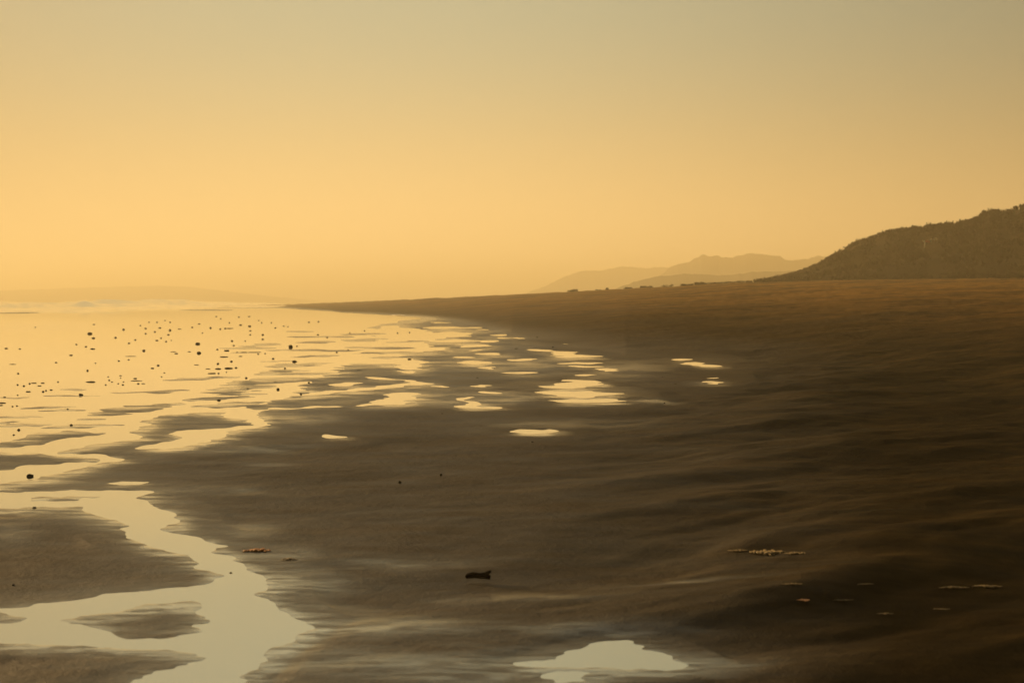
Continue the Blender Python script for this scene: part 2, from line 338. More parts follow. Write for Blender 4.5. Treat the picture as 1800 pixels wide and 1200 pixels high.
def look(A, x, y, fill):
    fx = (x - X0) / DX - .5; fy = (y - Y0) / DY - .5
    ok = (fx > 0) & (fy > 0) & (fx < A.shape[1] - 1.01) & (fy < A.shape[0] - 1.01)
    fx = np.clip(fx, 0, A.shape[1] - 1.01); fy = np.clip(fy, 0, A.shape[0] - 1.01)
    i = fy.astype(int); j = fx.astype(int); a = fx - j; b = fy - i
    v = (A[i, j] * (1 - a) + A[i, j + 1] * a) * (1 - b) + (A[i + 1, j] * (1 - a) + A[i + 1, j + 1] * a) * b
    return v, ok

# ------------------------------------------------------------------ beach height
TX = [-9000, 0, 450, 600, 750, 900, 1100, 1300, 1500, 1800, 2400, 8000, 20000]
TDB = [400, 420, 790, 600, 450, 400, 350, 300, 270, 240, 170, 42, 16]
TZB = [-.4, -.3, .02, 1.03, 1.8, 2.35, 3.0, 3.5, 3.57, 3.44, 3.4, 3.2, 3.0]
TDW = [F * H / (v - yh(x)) for x, v in ((0, 545), (450, 538), (600, 549), (740, 558), (900, 592), (1100, 626), (1300, 622), (1800, 690))]
def beach_z(x, D):          # x: direction as photo column, D: forward distance
    db = np.interp(x, TX, TDB); zb = np.interp(x, TX, TZB)
    dw = np.interp(x, [0, 450, 600, 740, 900, 1100, 1300, 1800], TDW); dw = np.where(x > 1800, dw * np.clip(1320 / np.maximum(x - 480, 1), 0, 1), dw)
    tt = (D - dw) / np.maximum(db - dw, 5)
    z = np.where(tt < 0, 0, np.where(tt < 1, zb * tt, zb - (D - db) * 0.02))
    # dune-side sand keeps its level behind the berm
    z = np.where((tt > 1) & (x > 1340), np.maximum(z, zb - 0.3), z)
    return np.maximum(z, -2.0), tt
def lift(P, x, D, y):
    z, tt = beach_z(x, D)
    U = P[:, 0]; V = P[:, 1]
    m1, ok = look(M1, *project(np.stack([U, V, 0 * U], 1)), 0)
    c1, _ = look(calm, *project(np.stack([U, V, 0 * U], 1)), 0)
    f1, _ = look(film, *project(np.stack([U, V, 0 * U], 1)), 0); d1, _ = look(damp_falloff, *project(np.stack([U, V, 0 * U], 1)), 0)
    left = x < 300
    m1 = np.where(ok, m1, np.where(left & (D < 3000), 0.5 + (fbm(U / 3, V / 3, 77, 4) - .47) * 2.5, 0.0))
    f1 = np.where(ok, f1, np.where(left, .4, .0)); d1 = np.where(ok, d1, np.where(left, .9, .1))
    fade = sstep(0.12, 0.0, np.clip(tt, 0, 1))
    amp = 0.0013 * np.clip(D / 12, 1, 4)
    rel = (0.5 - m1) * 2 * amp
    # low sand swells, higher and drier to the right
    dry = sstep(700, 1500, x) * sstep(8, 14, D) 
    ca, sa = math.cos(R(38)), math.sin(R(38)); ac = U * ca - V * sa; al = U * sa + V * ca
    sw = (fbm(ac / 1.5 + .4 * vn(al / 3, ac / 3, 8), al / 6, 21, 4) - .5) * 0.26 + (fbm(U / .8, V / .8, 25, 3) - .5) * 0.05 + (fbm(U / .7, V / .9, 31, 3) - .5) * 0.012
    sw = sw * (0.25 + 0.75 * sstep(900, 1350, x)) 
    sand_only = np.where(sw > 0, sstep(0.5, 1.0, 1 - c1), sstep(0.84, 1.0, 1 - c1))
    z = z + rel + np.where(z > -0.1, sw * sand_only, 0)
    bump = (fbm(U / 6, V / 9, 61, 4) - .5) * 0.35 * sstep(0.02, 0.3, tt) * sstep(1.05, 0.9, tt)
    z = z + bump
    f1 = f1 * fade
    d1 = np.clip(d1 * (0.3 + 0.7 * fade), 0, 1)
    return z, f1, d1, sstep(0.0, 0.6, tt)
brow = np.concatenate([np.array([.35, .6, .85]), np.arange(1.1, 14, .4), np.arange(14, 200, 0.65), np.arange(200, 330, 1.1), np.arange(330, 800, 1.6), np.geomspace(800, 9000, 40)])
bcol = np.concatenate([-np.geomspace(16000, 1100, 40) + 0.0, np.arange(-1050, -60, 30), np.arange(-60, 1860, 2.4), np.arange(1870, 2600, 20), np.geomspace(2620, 20000, 45)])
nr, nc = len(brow), len(bcol)
Dm = (F * H / brow)[:, None] * np.ones((1, nc)); Xm = np.ones((nr, 1)) * bcol[None]
A = (Xm - 900) / F
P = (Dm[..., None] * hf + (Dm * A)[..., None] * hr).reshape(-1, 3)
xf = Xm.ravel(); Df = Dm.ravel()
z, f1, d1, m1 = lift(P, xf, Df, None)
P[:, 2] = z
P0 = P.copy()
# close the sheet behind the camera: first row runs far back
back = P0.reshape(nr, nc, 3)[-1:].copy()
Pb = np.concatenate([P0.reshape(nr, nc, 3), back - np.array(hf) * 60, back - np.array(hf) * 8000])
Pb[-1, :, 2] = Pb[-2, :, 2] = -0.02
e = lambda a: np.concatenate([a.reshape(nr, nc), np.tile(a.reshape(nr, nc)[-1:], (2, 1))]).ravel()
beach = gridmesh('beach_sand', Pb.reshape(-1, 3), nr + 2, nc, sand, {'film': e(f1), 'damp_falloff': e(d1), 'upper_glow': e(m1)})
tag(beach, kind='structure')
from mathutils.bvhtree import BVHTree
i_ = (np.arange(0, nr - 1)[:, None] * nc + np.arange(43, min(nc, 900) - 1)[None]).ravel()
bvh = BVHTree.FromPolygons([tuple(a) for a in P0], [tuple(q_) for q_ in np.stack([i_, i_ + 1, i_ + nc + 1, i_ + nc], -1).tolist()])
def ground_point(x, y):
    d = Vector(tuple(f_ + (x - 900) / F * r_ - (y - 600) / F * u_)).normalized()
    hit = bvh.ray_cast(Vector((0, 0, H)), d)[0]
    p = ground_at(x, y)
    if hit is not None:
        if hit.z > 0: p = np.array(hit)
        return p, float(p @ hf)
    for _ in range(3):
        D = float(p @ hf); a = float(p @ hr) / D * F + 900
        z = beach_z(np.array([a]), np.array([D]))[0][0]
        p = ground_at(x, y, z if z > 0 else 0.0)
    return p, float(p @ hf)

# ------------------------------------------------------------------ sea and standing water: one sheet just at the level of the flat
wr = np.concatenate([np.array([.5, .8]), np.arange(1.1, 26, .22), np.arange(26, 330, 1.6), np.arange(330, 760, 4), np.geomspace(764, 3000, 12)])
wc = np.concatenate([-np.geomspace(16000, 800, 30), np.arange(-750, 0, 25), np.arange(0, 1400, 5), np.arange(1400, 2500, 40), np.geomspace(2500, 12000, 10)])
Dw = (F * H / wr)[:, None] * np.ones((1, len(wc))); Xw = np.ones((len(wr), 1)) * wc[None]
Pw = Dw[..., None] * hf + (Dw * (Xw - 900) / F)[..., None] * hr
U, V = Pw[..., 0], Pw[..., 1]
zw = np.zeros_like(U); rp = np.zeros_like(U)
def swell(D0, w, h, xa, xb, wob, seed, slope=0.0, peak=None):
    global zw
    c = D0 + (vn(Xw / 90, 0 * Xw, seed) - .5) * wob + slope * (Xw - 200)
    s = (Dw - c) / w
    prof = np.where(s < 0, np.exp(-(s * 2.2) ** 2), np.exp(-(s * 0.8) ** 2))
    e_ = sstep(xa - 120, xa, Xw) * sstep(xb + 140, xb - 20, Xw)
    hh = h * (0.55 + 0.9 * vn(Xw / 45, 0 * Xw + 3, seed + 1))
    if peak: hh = hh + peak[1] * np.exp(-((Xw - peak[0]) / peak[2]) ** 2)
    zw = np.maximum(zw, prof * e_ * hh)
swell(390, 10, .30, -3000, 110, 14, 1, .10)
swell(445, 12, .22, -3000, 300, 20, 2, .20)
swell(520, 16, .30, -3000, 330, 30, 3, .25)
swell(640, 20, .8, -3000, 330, 40, 4, .2, (148, 1.1, 16))
swell(760, 30, 1.2, -3000, 420, 60, 5, .3, (170, .8, 80))
swell(1000, 50, 1.6, -3000, 360, 80, 6)
swell(500, 14, .25, 370, 500, 20, 8, .3)
rp = 0.12 * sstep(330, 420, Dw) * sstep(520, 300, Xw) + 0.22 * np.exp(-(((Xw - 60) / 120) ** 2)) * np.exp(-((F * H / Dw - 45) / 10) ** 2) + 0.0
cw, okw = look(calm, *project(np.stack([U.ravel(), V.ravel(), 0 * U.ravel()], 1)), 0)
cw = np.where(okw, cw, np.where(Xw.ravel() < 450, 1, np.where(Dw.ravel() > 560, 1, 0))).reshape(U.shape)
Pw[..., 2] = zw - 0.6 * sstep(0.6, 0.95, 1 - cw) * (Dw < 560)
# behind the camera
bk = Pw[-1:].copy() - hf * 60; Pw = np.concatenate([Pw, bk, bk - hf * 8000]); Pw[-2:, :, 2] = 0; rp = np.concatenate([rp, rp[-1:], rp[-1:]])
wo = gridmesh('sea_water', Pw.reshape(-1, 3), len(wr) + 2, len(wc), water, {'ripple': rp.ravel()})
tag(wo, kind='structure')

# ------------------------------------------------------------------ dune on the right
dune_m = noise_mat('dune_scrub', (0.046, 0.025, 0.003), (0.012, 0.008, 0.001), 0.07, 0.95, 0.04, 0.02)
leaf_m = noise_mat('marram_leaf', (0.030, 0.017, 0.002), (0.012, 0.008, 0.001), 0.07, 0.9, 0, 0.03)
DT = [(1325,496.5),(1350,493),(1400,483),(1440,470),(1465,455),(1500,435),(1535,421),(1575,411),(1640,403),(1700,397),(1722,389),(1730,380),(1745,378),(1775,378.5),(1790,371),(1800,367),(1850,352),(1950,338),(2100,330),(2400,300),(3200,250),(8000,-400),(20000,-1800)]
dtx = [a for a, b in DT]; dty = [b for a, b in DT]
dcx = np.concatenate([np.arange(1325, 1900, 2.0), np.arange(1900, 2600, 12), np.geomspace(2620, 20000, 50)])
dsr = np.concatenate([np.linspace(0, 1.15, 46), np.linspace(1.2, 2.6, 14)])
def dune_pt(x, s):
    x = np.asarray(x, float); s = np.asarray(s, float)
    db = np.interp(x, TX, TDB) * 1.0; zb = np.interp(x, TX, TZB)
    D = db * (0.99 + 0.26 * s)
    Dr = db * 1.25
    ztop = H + (yh(x) - np.interp(x, dtx, dty)) * Dr / F
    hgt = np.maximum(ztop - zb, 0.0)
    prof = np.where(s < 1, (1 - (1 - np.clip(s, 0, 1)) ** 1.5) * 0.6 + 0.4 * np.clip(s, 0, 1), 1 - 0.12 * (s - 1) ** 2)
    Pn = D[..., None] * hf + (D * (x - 900) / F)[..., None] * hr
    nz = (fbm(Pn[..., 0] / 9, Pn[..., 1] / 14, 91, 4) - .5) * np.minimum(hgt * .5, 2.6) * np.sin(np.clip(s, 0, 1) * math.pi) \
       + (fbm(Pn[..., 0] / 1.6, Pn[..., 1] / 2.5, 95, 3) - .5) * np.minimum(hgt * .3, .28) * sstep(0, .15, s)
    Pn[..., 2] = zb - 0.25 + 0.25 * sstep(0, .12, s) + hgt * prof + nz + 0.15 * sstep(0, .1, s)
    return Pn
Sg, Xg = np.meshgrid(dsr, dcx, indexing='ij')
dune = gridmesh('dune_hill', dune_pt(Xg, Sg).reshape(-1, 3), len(dsr), len(dcx), dune_m)
tag(dune, kind='structure')
# scrub that covers it
def leaf_cluster(V, Fc, c, w, h, n_, rnd, spread=1.0):
    for _ in range(n_):
        a = rnd.uniform(0, 6.283); r = w * .5 * math.sqrt(rnd.random()) * spread; zz = rnd.random() ** 0.7
        r *= (1 - 0.6 * zz * zz)
        p = (c[0] + math.cos(a) * r, c[1] + math.sin(a) * r, c[2] + zz * h * 0.8)
        b = rnd.uniform(0, 6.283); L_ = h * rnd.uniform(.25, .5); ww = max(w * .09, L_ * .22); lean = rnd.uniform(-.6, .6)
        dx, dy = math.cos(b) * ww, math.sin(b) * ww; i = len(V)
        V += [(p[0] - dx, p[1] - dy, p[2]), (p[0] + dx, p[1] + dy, p[2]), (p[0] + dx * .4 + L_ * lean, p[1] + dy * .4 + L_ * lean * .5, p[2] + L_), (p[0] - dx * .4 + L_ * lean, p[1] - dy * .4, p[2] + L_ * .8)]
        Fc.append((i, i + 1, i + 2, i + 3))
rnd = random.Random(3); V_, F_ = [], []
for _ in range(5200):
    x = rnd.uniform(1335, 1960) if rnd.random() < .8 else rnd.uniform(1960, 3500)
    s = rnd.random() ** .8 * 1.08 if rnd.random() < .8 else rnd.uniform(.95, 1.1)
    if vn(x / 14, s * 6, 33) < .28: continue
    p = dune_pt(np.array([x]), np.array([s]))[0]
    if 1610 < x < 1652 and project(p[None])[1][0] > 420 and project(p[None])[1][0] < 442: continue
    sz = rnd.uniform(.35, .95) * (0.35 + .65 * min(1, (x - 1330) / 140))
    leaf_cluster(V_, F_, (p[0], p[1], p[2] - .08), sz * rnd.uniform(1, 2), sz * .8, 9, rnd)
# low fringe where the dune meets the sand
for _ in range(900):
    x = rnd.uniform(1165, 1900); D = np.interp(x, TX, TDB) * rnd.uniform(.975, 1.01)
    if vn(x / 11, 0, 35) < .35 and x < 1750: continue
    p = D * hf + D * (x - 900) / F * hr; zz = beach_z(np.array([x]), np.array([D]))[0][0]
    sz = rnd.uniform(.12, .3) if x < 1330 else rnd.uniform(.2, .55)
    leaf_cluster(V_, F_, (p[0], p[1], zz - .03), sz * 3, sz, 7, rnd)
tag(pymesh('marram_grass', V_, F_, leaf_m), 'dark scrubby grass covering the dune and its foot', 'grass', kind='stuff')

# single shrubs on the crest of the beach
stem_m = noise_mat('woody_stem', (0.05, 0.035, 0.02), (0.03, 0.02, 0.012), 8, 0.9)
SH = [(1008,512.5,24,4.5,'low wide shrub alone at the left end of the beach crest'),
      (1052,511,12,2.6,'tiny shrub just left of the round dark shrub on the beach crest'),
      (1068,510,11,5,'small round dark shrub on the beach crest, second mound from the sea side'),
      (1105,508,18,3.4,'flat shrub in the middle of the row on the beach crest'),
      (1136,506,22,4,'broad shrub on the beach crest before the scrub line thickens'),
      (1208,508,22,4,'left one of two touching shrubs slightly below the crest line'),
      (1232,507,26,5.5,'right and taller one of two touching shrubs slightly below the crest line'),
      (1318,502,12,4.5,'small upright shrub on open sand in front of the dune end')]
for x, y, w, h, lab in SH:
    db = float(np.interp(x, TX, TDB)) * (.985 if y < 511 or x < 1200 else .93)
    zz = float(beach_z(np.array([x]), np.array([db]))[0][0])
    p = db * hf + db * (x - 900) / F * hr
    wm, hm = w * db / F, h * db / F * .95
    root = bpy.data.objects.new('beach_shrub', None); C.objects.link(root); root.location = (p[0], p[1], zz - .05)
    tag(root, lab, 'shrub', 'shrubs along the beach crest')
    V2, F2 = [], []; r2 = random.Random(int(x))
    for q in range(4 if w > 15 else 2):
        leaf_cluster(V2, F2, (r2.uniform(-.32, .32) * wm, r2.uniform(-.2, .2) * wm, 0), wm * .6, hm * r2.uniform(.7, 1.05), 55, r2)
    pymesh('foliage', V2, F2, leaf_m, parent=root)
    V3, F3 = [], []
    for q in range(5):
        a = q * 1.3; i = len(V3); tx, ty = math.cos(a) * wm * .25, math.sin(a) * wm * .25
        V3 += [(-.03, 0, -.05), (.03, 0, -.05), (0, .04, -.05), (tx, ty, hm * .7)]
        F3 += [(i, i + 1, i + 3), (i + 1, i + 2, i + 3), (i + 2, i, i + 3)]
    pymesh('stem', V3, F3, stem_m, parent=root)

# ------------------------------------------------------------------ far hills and headland
hill_m = noise_mat('far_hill_ground', (0.050, 0.036, 0.014), (0.030, 0.024, 0.010), 0.02, 0.95, 0, 0.1)
def ridge(name, pts, D, depth, nz=1.0, seed=0):
    xs = np.arange(pts[0][0], pts[-1][0] + 1, 3.0); ys = np.interp(xs, [a for a, b in pts], [b for a, b in pts])
    sr = np.linspace(-1, 1, 17); Sg, Xg = np.meshgrid(sr, xs, indexing='ij'); Yt = np.ones((17, 1)) * ys[None]
    DD = D + Sg * depth
    Pn = DD[..., None] * hf + (DD * (Xg - 900) / F)[..., None] * hr
    ht = H + (yh(Xg) - Yt) * D / F
    jag = (fbm(Xg / 12, Sg * 0 + 1, seed, 4) - .5) * nz * D / F * 3
    prof = (1 - np.abs(Sg) ** 1.6) * (1 + (fbm(Pn[..., 0] / 120, Pn[..., 1] / 120, seed + 5, 3) - .5) * .25 * np.sin(np.abs(Sg) * math.pi))
    Pn[..., 2] = -3 + (ht + 3 + jag) * prof
    return tag(gridmesh(name, Pn.reshape(-1, 3), 17, len(xs), hill_m), kind='structure')
ridge('far_hills', [(1120,516),(1150,490),(1180,471),(1205,461),(1235,450),(1250,450),(1290,452),(1302,449),(1320,446),(1345,450),(1372,451),(1382,458),(1420,457),(1437,451),(1458,450),(1500,455),(1600,470),(1800,480),(2300,470)], 2000, 250, 2.6, 3)
ridge('middle_hills', [(1060,520),(1100,500),(1150,486),(1200,482),(1280,484),(1320,479),(1400,476),(1440,470),(1500,475),(1700,480),(2200,480)], 1350, 160, 1.4, 13)
ridge('headland', [(-1500,508),(-400,509),(0,511),(100,507),(200,504),(280,502),(330,504),(390,511),(470,520),(560,529)], 3500, 300, .5, 23)
ridge('distant_coast', [(900,524),(950,506),(985,490),(1010,480),(1030,476),(1060,475),(1090,469),(1130,471),(1180,470),(1300,472)], 2650, 200, 1.5, 29)

# ------------------------------------------------------------------ stones and scraps on the sand
stone_m = noise_mat('stone', (0.050, 0.034, 0.017), (0.020, 0.014, 0.008), 20, 0.6, 0.004, 0.35)
kelp_m = noise_mat('kelp', (0.018, 0.012, 0.006), (0.03, 0.013, 0.006), 30, 0.95, 0.004, 0.05)
def ico(sub=2):
    import bmesh
    bm = bmesh.new(); bmesh.ops.create_icosphere(bm, subdivisions=sub, radius=.5)
    v = np.array([x.co[:] for x in bm.verts]); f = [tuple(q.index for q in x.verts) for x in bm.faces]; bm.free(); return v, f
IV, IF = ico(3)
def stone_mesh(seed, flat=1.0, ang=.5):
    v = IV.copy(); d = v / np.linalg.norm(v, axis=1)[:, None]
    r = .5 * (1 + ang * (fbm(d[:, 0] * 1.6 + 9 + seed, d[:, 1] * 1.6 + d[:, 2] * 1.1, seed, 3) - .5) * 1.6)
    r2 = np.random.default_rng(seed)
    for _ in range(6):                      # broken faces
        nn = r2.normal(size=3); nn /= np.linalg.norm(nn); c = .36 + .1 * r2.random()
        dd = d @ nn; r = np.where(dd * r > c, c / np.maximum(dd, .01), r)
    v = d * r[:, None]; return v
protos = []
for s in range(6):
    me = bpy.data.meshes.new('stone'); me.from_pydata([tuple(a) for a in stone_mesh(s * 7 + 3)], [], IF); me.update(); me.materials.append(stone_m)
    me.polygons.foreach_set('use_smooth', [True] * len(me.polygons)); protos.append(me)
proto = bpy.data.objects.new('stone', protos[0])
NAMED = {(158,586):'largest dark stone at the far edge of the glistening flat', (348,604):'dark oval stone directly behind a darker twin stone on the bright flat', (350,620):'darkest stone of the bright flat, made of two joined lumps, in front of its twin',
 (511,609):'tall dark stone with a paler foot standing among thin sand streaks', (518,635):'dark stone with a pointed right end lying beside a thin dark sand bar',
 (142,694):'smooth black oval stone on the bright water above the left sand bars', (53,836):'large black angular stone at the water edge near the left side of the frame',
 (489,684):'round black stone in a narrow bright patch between two sand bars', (385,703):'small black wedge stone lying at the tip of a long sand streak', (125,747):'black stone standing at the left end of a thin dark sand bar',
 (33,755):'black stone with a short tail above the left sand bar', (24,764):'tiny flat stone just below the black stone with a tail', (119,719):'small dark stone midway on a thin brown sand streak at left', (23,1028):'small dark stone alone on the big near sand bar at left',
 (61,892):'small dark stone at the top edge of the big near sand bar', (253,616):'round dark stone alone on the bright flat, left of the two twin stones', (164,594):'small brown stone just below the largest stone of the far flat',
 (154,651):'small upright dark stone alone on smooth bright water', (278,642):'dark pebble, right one of a close slanting pair', (268,647):'flat dark pebble, left one of a close slanting pair', (8,698):'small dark stone on a thin dark line at the left frame edge',
 (907,613):'small flat black stone at the left tip of a curved bright pool', (720,631):'flat dark stone between bright streaks above the middle pools', (839,664):'small dark stone on bare brown sand right of the middle pools',
 (632,651):'long flat dark stone on a sand bar among bright streaks', (935,777):'small dark stone just below the paired bright puddle on brown sand', (703,847):'small brown stone with a pale side on open brown sand', (775,834):'tiny brown stone up and right of the pale-sided stone',
 (777,727):'tiny dark stone on brown sand below the zigzag pool', (529,692):'tiny upright stone on a sand bar below right of a round black stone', (543,672):'tiny stone on a bright sliver between two sand bars',
 (407,635):'dark oval pebble between two lines of dark scraps', (433,664):'tiny stone in a bright gap above a long dark sand bar', (436,683):'tiny flat stone on a thin sand streak left of the round black stone',
 (1168,708):'tiny dark stone right of the lowest bright pool', (1187,675):'tiny dark stone left of the faint rippled puddle', (406,1006):'tiny brown pebble lying in the near stream', (1165,663):'tiny dark stone on brown sand between two groups of pools',
 (160,671):'long thin dark lump of weed on bright water at left', (32,656):'small dark pebble alone on smooth bright water at far left', (480,630):'small dark stone above left of the pointed stone', (501,647):'tiny dark stone just under the pointed stone'}
ST = [(158,586,10,6.5),(348,604,10,5.5),(350,620,10,6.5),(511,609,9,9),(518,635,11,6),(142,694,11,6),(53,836,15,10),(489,684,6.5,6),(385,703,9,4.5),(125,747,6,6),(33,755,7,6),(119,719,6,3.4),(23,1028,7,6),(61,892,9,5),(253,616,7,5.5),(164,594,7,4),(203,593,6,4),(217,579,6,4),(278,642,6,4),(268,647,7,3),(154,651,5,5),(8,698,6,3.5),(32,656,5,4),(24,764,6,3),(436,683,6,3),(433,664,5,4),(407,635,6,4),(480,630,5,4),(543,672,5,4),(529,692,5,5),(501,647,4,4),(484,671,6,2.4),(522,608,4,3),(527,615,4,2),(592,619,5,3),(612,615,5,3),(632,651,11,3),(720,631,8,3.4),(839,664,7,3.4),(575,593,4,3),(559,588,5,3),(615,585,3,4),(641,581,3,4),(699,585,3,4),(720,584,3,4),(543,566,4,3),(560,565,4,3),(477,567,3,3),(484,576,4,3),(499,573,4,2),(506,574,4,2),
 (256,577,5,3),(256,586,5,3),(272,583,5,3),(281,576,6,3),(299,580,5,5),(296,588,6,3),(283,594,4,3),(276,598,7,3),(292,600,5,3),(301,598,3,2),(238,597,4,3),(338,575,5,3),(316,578,8,2),(370,576,5,4.5),(387,578,5,3),(396,577,5,3),(423,571,6,3),(439,573,7,4),(403,567,3,3),(440,581,5,3),(460,567,3,3),(462,588,5,4),(462,596,5,3),(440,588,4,3),(408,599,5,4),(411,607,5,3),(431,599,3,3),(382,614,5,3),(356,585,3,2),(417,619,4,3),(383,639,5,4),(415,646,6,4),(384,656,5,3),(398,654,3,2),(454,622,4,2.5),(466,621,4,2.5),(243,674,5,3),(289,655,5,2),(284,662,4,2),
 (11,612,7,3),(35,613,5,2.4),(125,624,8,3),(151,609,5,3),(209,634,5,3),(226,632,5,2.4),(227,603,5,3),(99,637,6,2),(168,638,4,2),(134,605,4,3),(42,678,5,4),(52,674,5,3),(31,676,4,3.5),(76,688,5,4),(81,686,4,4),(90,685,6,3),(31,694,4,3),(102,671,4,3),(190,662,4,2),(192,668,4,3),(197,671,5,2),(212,660,6,2),(212,664,4,2),(217,671,4,2),(216,676,5,3),(208,674,4,2),(186,676,4,3),(22,714,4,3),(30,713,5,3),(62,575,4,2),(165,570,5,2.5),(247,572,4,2),(262,566,4,2),(276,566,3,3),(290,563,4,2),(299,566,4,3),(350,569,6,2),(388,560,4,2),(420,557,4,2.5),(438,556,5,2),(455,563,4,2),(380,556,5,2),
 (907,613,7,3.4),(972,610,4,3),(1165,663,4,3),(1187,675,4,4),(777,727,5,4),(935,777,7,5),(703,847,8,8),(775,834,6,6),(1168,708,4,4),(944,593,3,3),(406,1006,7,3.5)]
LONG = [(160,671,24,3.2),(404,577,14,2),(398,616,11,3.4),(310,621,9,3),(394,627,17,2.6),(423,626,9,2),(384,648,15,3),(402,647,17,4.2),(372,656,17,2.6),(366,648,12,1.8),(163,613,10,3),(22,640,16,1.6),(60,673,14,2),(75,673,8,2.4),(69,678,9,2),(50,688,12,3),(4,708,16,3),(2,712,10,2.6),(238,665,9,3),(240,669,24,2),(447,619,26,1.8),(430,619,18,2),(252,674,8,1.8),(305,618,14,1.6),(333,618,8,1.6),(230,626,22,1.4),(345,641,10,1.6)]
for i, (x, y, w, h) in enumerate(ST + LONG):
    long_ = i >= len(ST)
    p, D = ground_point(x, y + h * .12)
    o = proto.copy(); o.name = 'driftweed' if long_ else 'stone'; o.data = protos[i % 6]; C.objects.link(o)
    wm, hm = .74 * w * D / F, .8 * h * D / F
    hh = min(hm * .62, wm * (.7 if not long_ else .2))
    o.scale = (wm * 1.12, wm * (.8 if not long_ else .5), hh * 1.5)
    o.location = (p[0], p[1], max(p[2], 0) + hh * .22); o.rotation_euler = (random.uniform(-.2, .2), random.uniform(-.15, .15), random.uniform(-.5, .5) + (math.pi if i % 2 else 0) - YAW)
    if long_: o.rotation_euler = (0, random.uniform(-.02, .02), random.uniform(-.12, .12) - YAW)
    key = (x, y)
    if key in NAMED: tag(o, NAMED[key], 'weed clump' if long_ else 'stone', 'stones and pebbles scattered on the tidal flat' if not long_ else 'thin dark scraps on the wet flat')
    elif long_: tag(o, 'thin dark scrap of weed lying flat on the bright wet flat', 'weed clump', 'thin dark scraps on the wet flat')
    else:
        if x > 490: lab, g = 'speck-sized dark pebble among the bright and dark streaks of the middle distance', 'specks among the middle streaks'
        elif y < 606 and x > 190:
            g = 'pebble scatter on the far flat'
            lab = ('speck-sized dark pebble of the loose scatter just right of the largest far stone' if x < 252 else
                   'speck-sized dark pebble of the dense cluster above the lone round stone' if x < 310 else
                   'speck-sized dark pebble of the sparse scatter above and around the twin stones' if x < 400 else
                   'speck-sized dark pebble of the far scatter nearest the first dark sand streaks')
        elif y > 655 and x < 300: lab, g = 'speck-sized dark pebble just above the first sand bars at left', 'pebble scatter above the left sand bars'
        else: lab, g = 'speck-sized dark pebble on the open bright flat at left', 'pebble scatter on the open flat'
        tag(o, lab, 'pebble', g)
bpy.data.objects.remove(proto)

# the dark lump with a raised end (driftwood)
p, D = ground_point(842, 1018)
def tube(pts, rad, seg=14, seed=0, squash=.7):
    V, Fc = [], []
    pts = [np.array(a, float) for a in pts]
    for i, (q, r) in enumerate(zip(pts, rad)):
        a = pts[max(i - 1, 0)]; b = pts[min(i + 1, len(pts) - 1)]; d = b - a; d /= np.linalg.norm(d)
        s = np.cross(d, (0, 0, 1)); s /= max(np.linalg.norm(s), 1e-6); t2 = np.cross(s, d)
        for k_ in range(seg):
            an = k_ / seg * 6.2832; rr = r * (1 + .35 * (float(vn(i * .6 + seed, k_ * .8, seed)) - .5))
            V.append(q + s * math.cos(an) * rr + t2 * math.sin(an) * rr * squash * 1.35)
    for i in range(len(pts) - 1):
        for k_ in range(seg):
            Fc.append((i * seg + k_, i * seg + (k_ + 1) % seg, (i + 1) * seg + (k_ + 1) % seg, (i + 1) * seg + k_))
    Fc.append(tuple(range(seg))[::-1]); Fc.append(tuple((len(pts) - 1) * seg + k_ for k_ in range(seg)))
    return V, Fc
k_ = D / F
def dense(pts, rad, n_=18):
    t_ = np.linspace(0, 1, len(pts)); tt_ = np.linspace(0, 1, n_); a = np.array(pts, float)
    return [np.array([np.interp(q, t_, a[:, c]) for c in range(3)]) for q in tt_], list(np.interp(tt_, t_, rad))
root = bpy.data.objects.new('driftwood', None); C.objects.link(root); root.location = tuple(p); root.rotation_euler = (0, 0, -YAW)
tag(root, 'dark lump of driftwood with one raised end lying alone on the near sand', 'driftwood')
V1, F1 = tube(*dense([(-23*k_,0,3*k_),(-20*k_,0,6*k_),(-10*k_,.01,7.5*k_),(3*k_,0,6.5*k_),(14*k_,0,5*k_),(20*k_,0,3.5*k_)], [2.5*k_,5*k_,5.6*k_,5.2*k_,4.6*k_,3.6*k_]), seed=4)
pymesh('trunk_piece', V1, F1, kelp_m, True, root)
V1, F1 = tube(*dense([(-2*k_,0,6*k_),(7*k_,.01,8*k_),(14*k_,.01,10.5*k_),(19*k_,.0,14*k_),(21.5*k_,0,15*k_)], [4*k_,3.8*k_,3.8*k_,3*k_,1.6*k_]), seed=9)
pymesh('raised_branch', V1, F1, kelp_m, True, root)
# small twig further off
p, D = ground_point(1340, 731); k_ = D / F
V1, F1 = tube(*dense([(-8*k_,0,1.2*k_),(-2*k_,0,2*k_),(4*k_,.02,3*k_),(8*k_,0,6*k_)], [1*k_,2*k_,1.4*k_,.4*k_], 10), seg=8, seed=2)
o = pymesh('twig', V1, F1, kelp_m, True); o.location = tuple(p); o.rotation_euler = (0, 0, -YAW)
tag(o, 'small dark twig with a thin raised tip on the plain brown sand at right', 'twig')

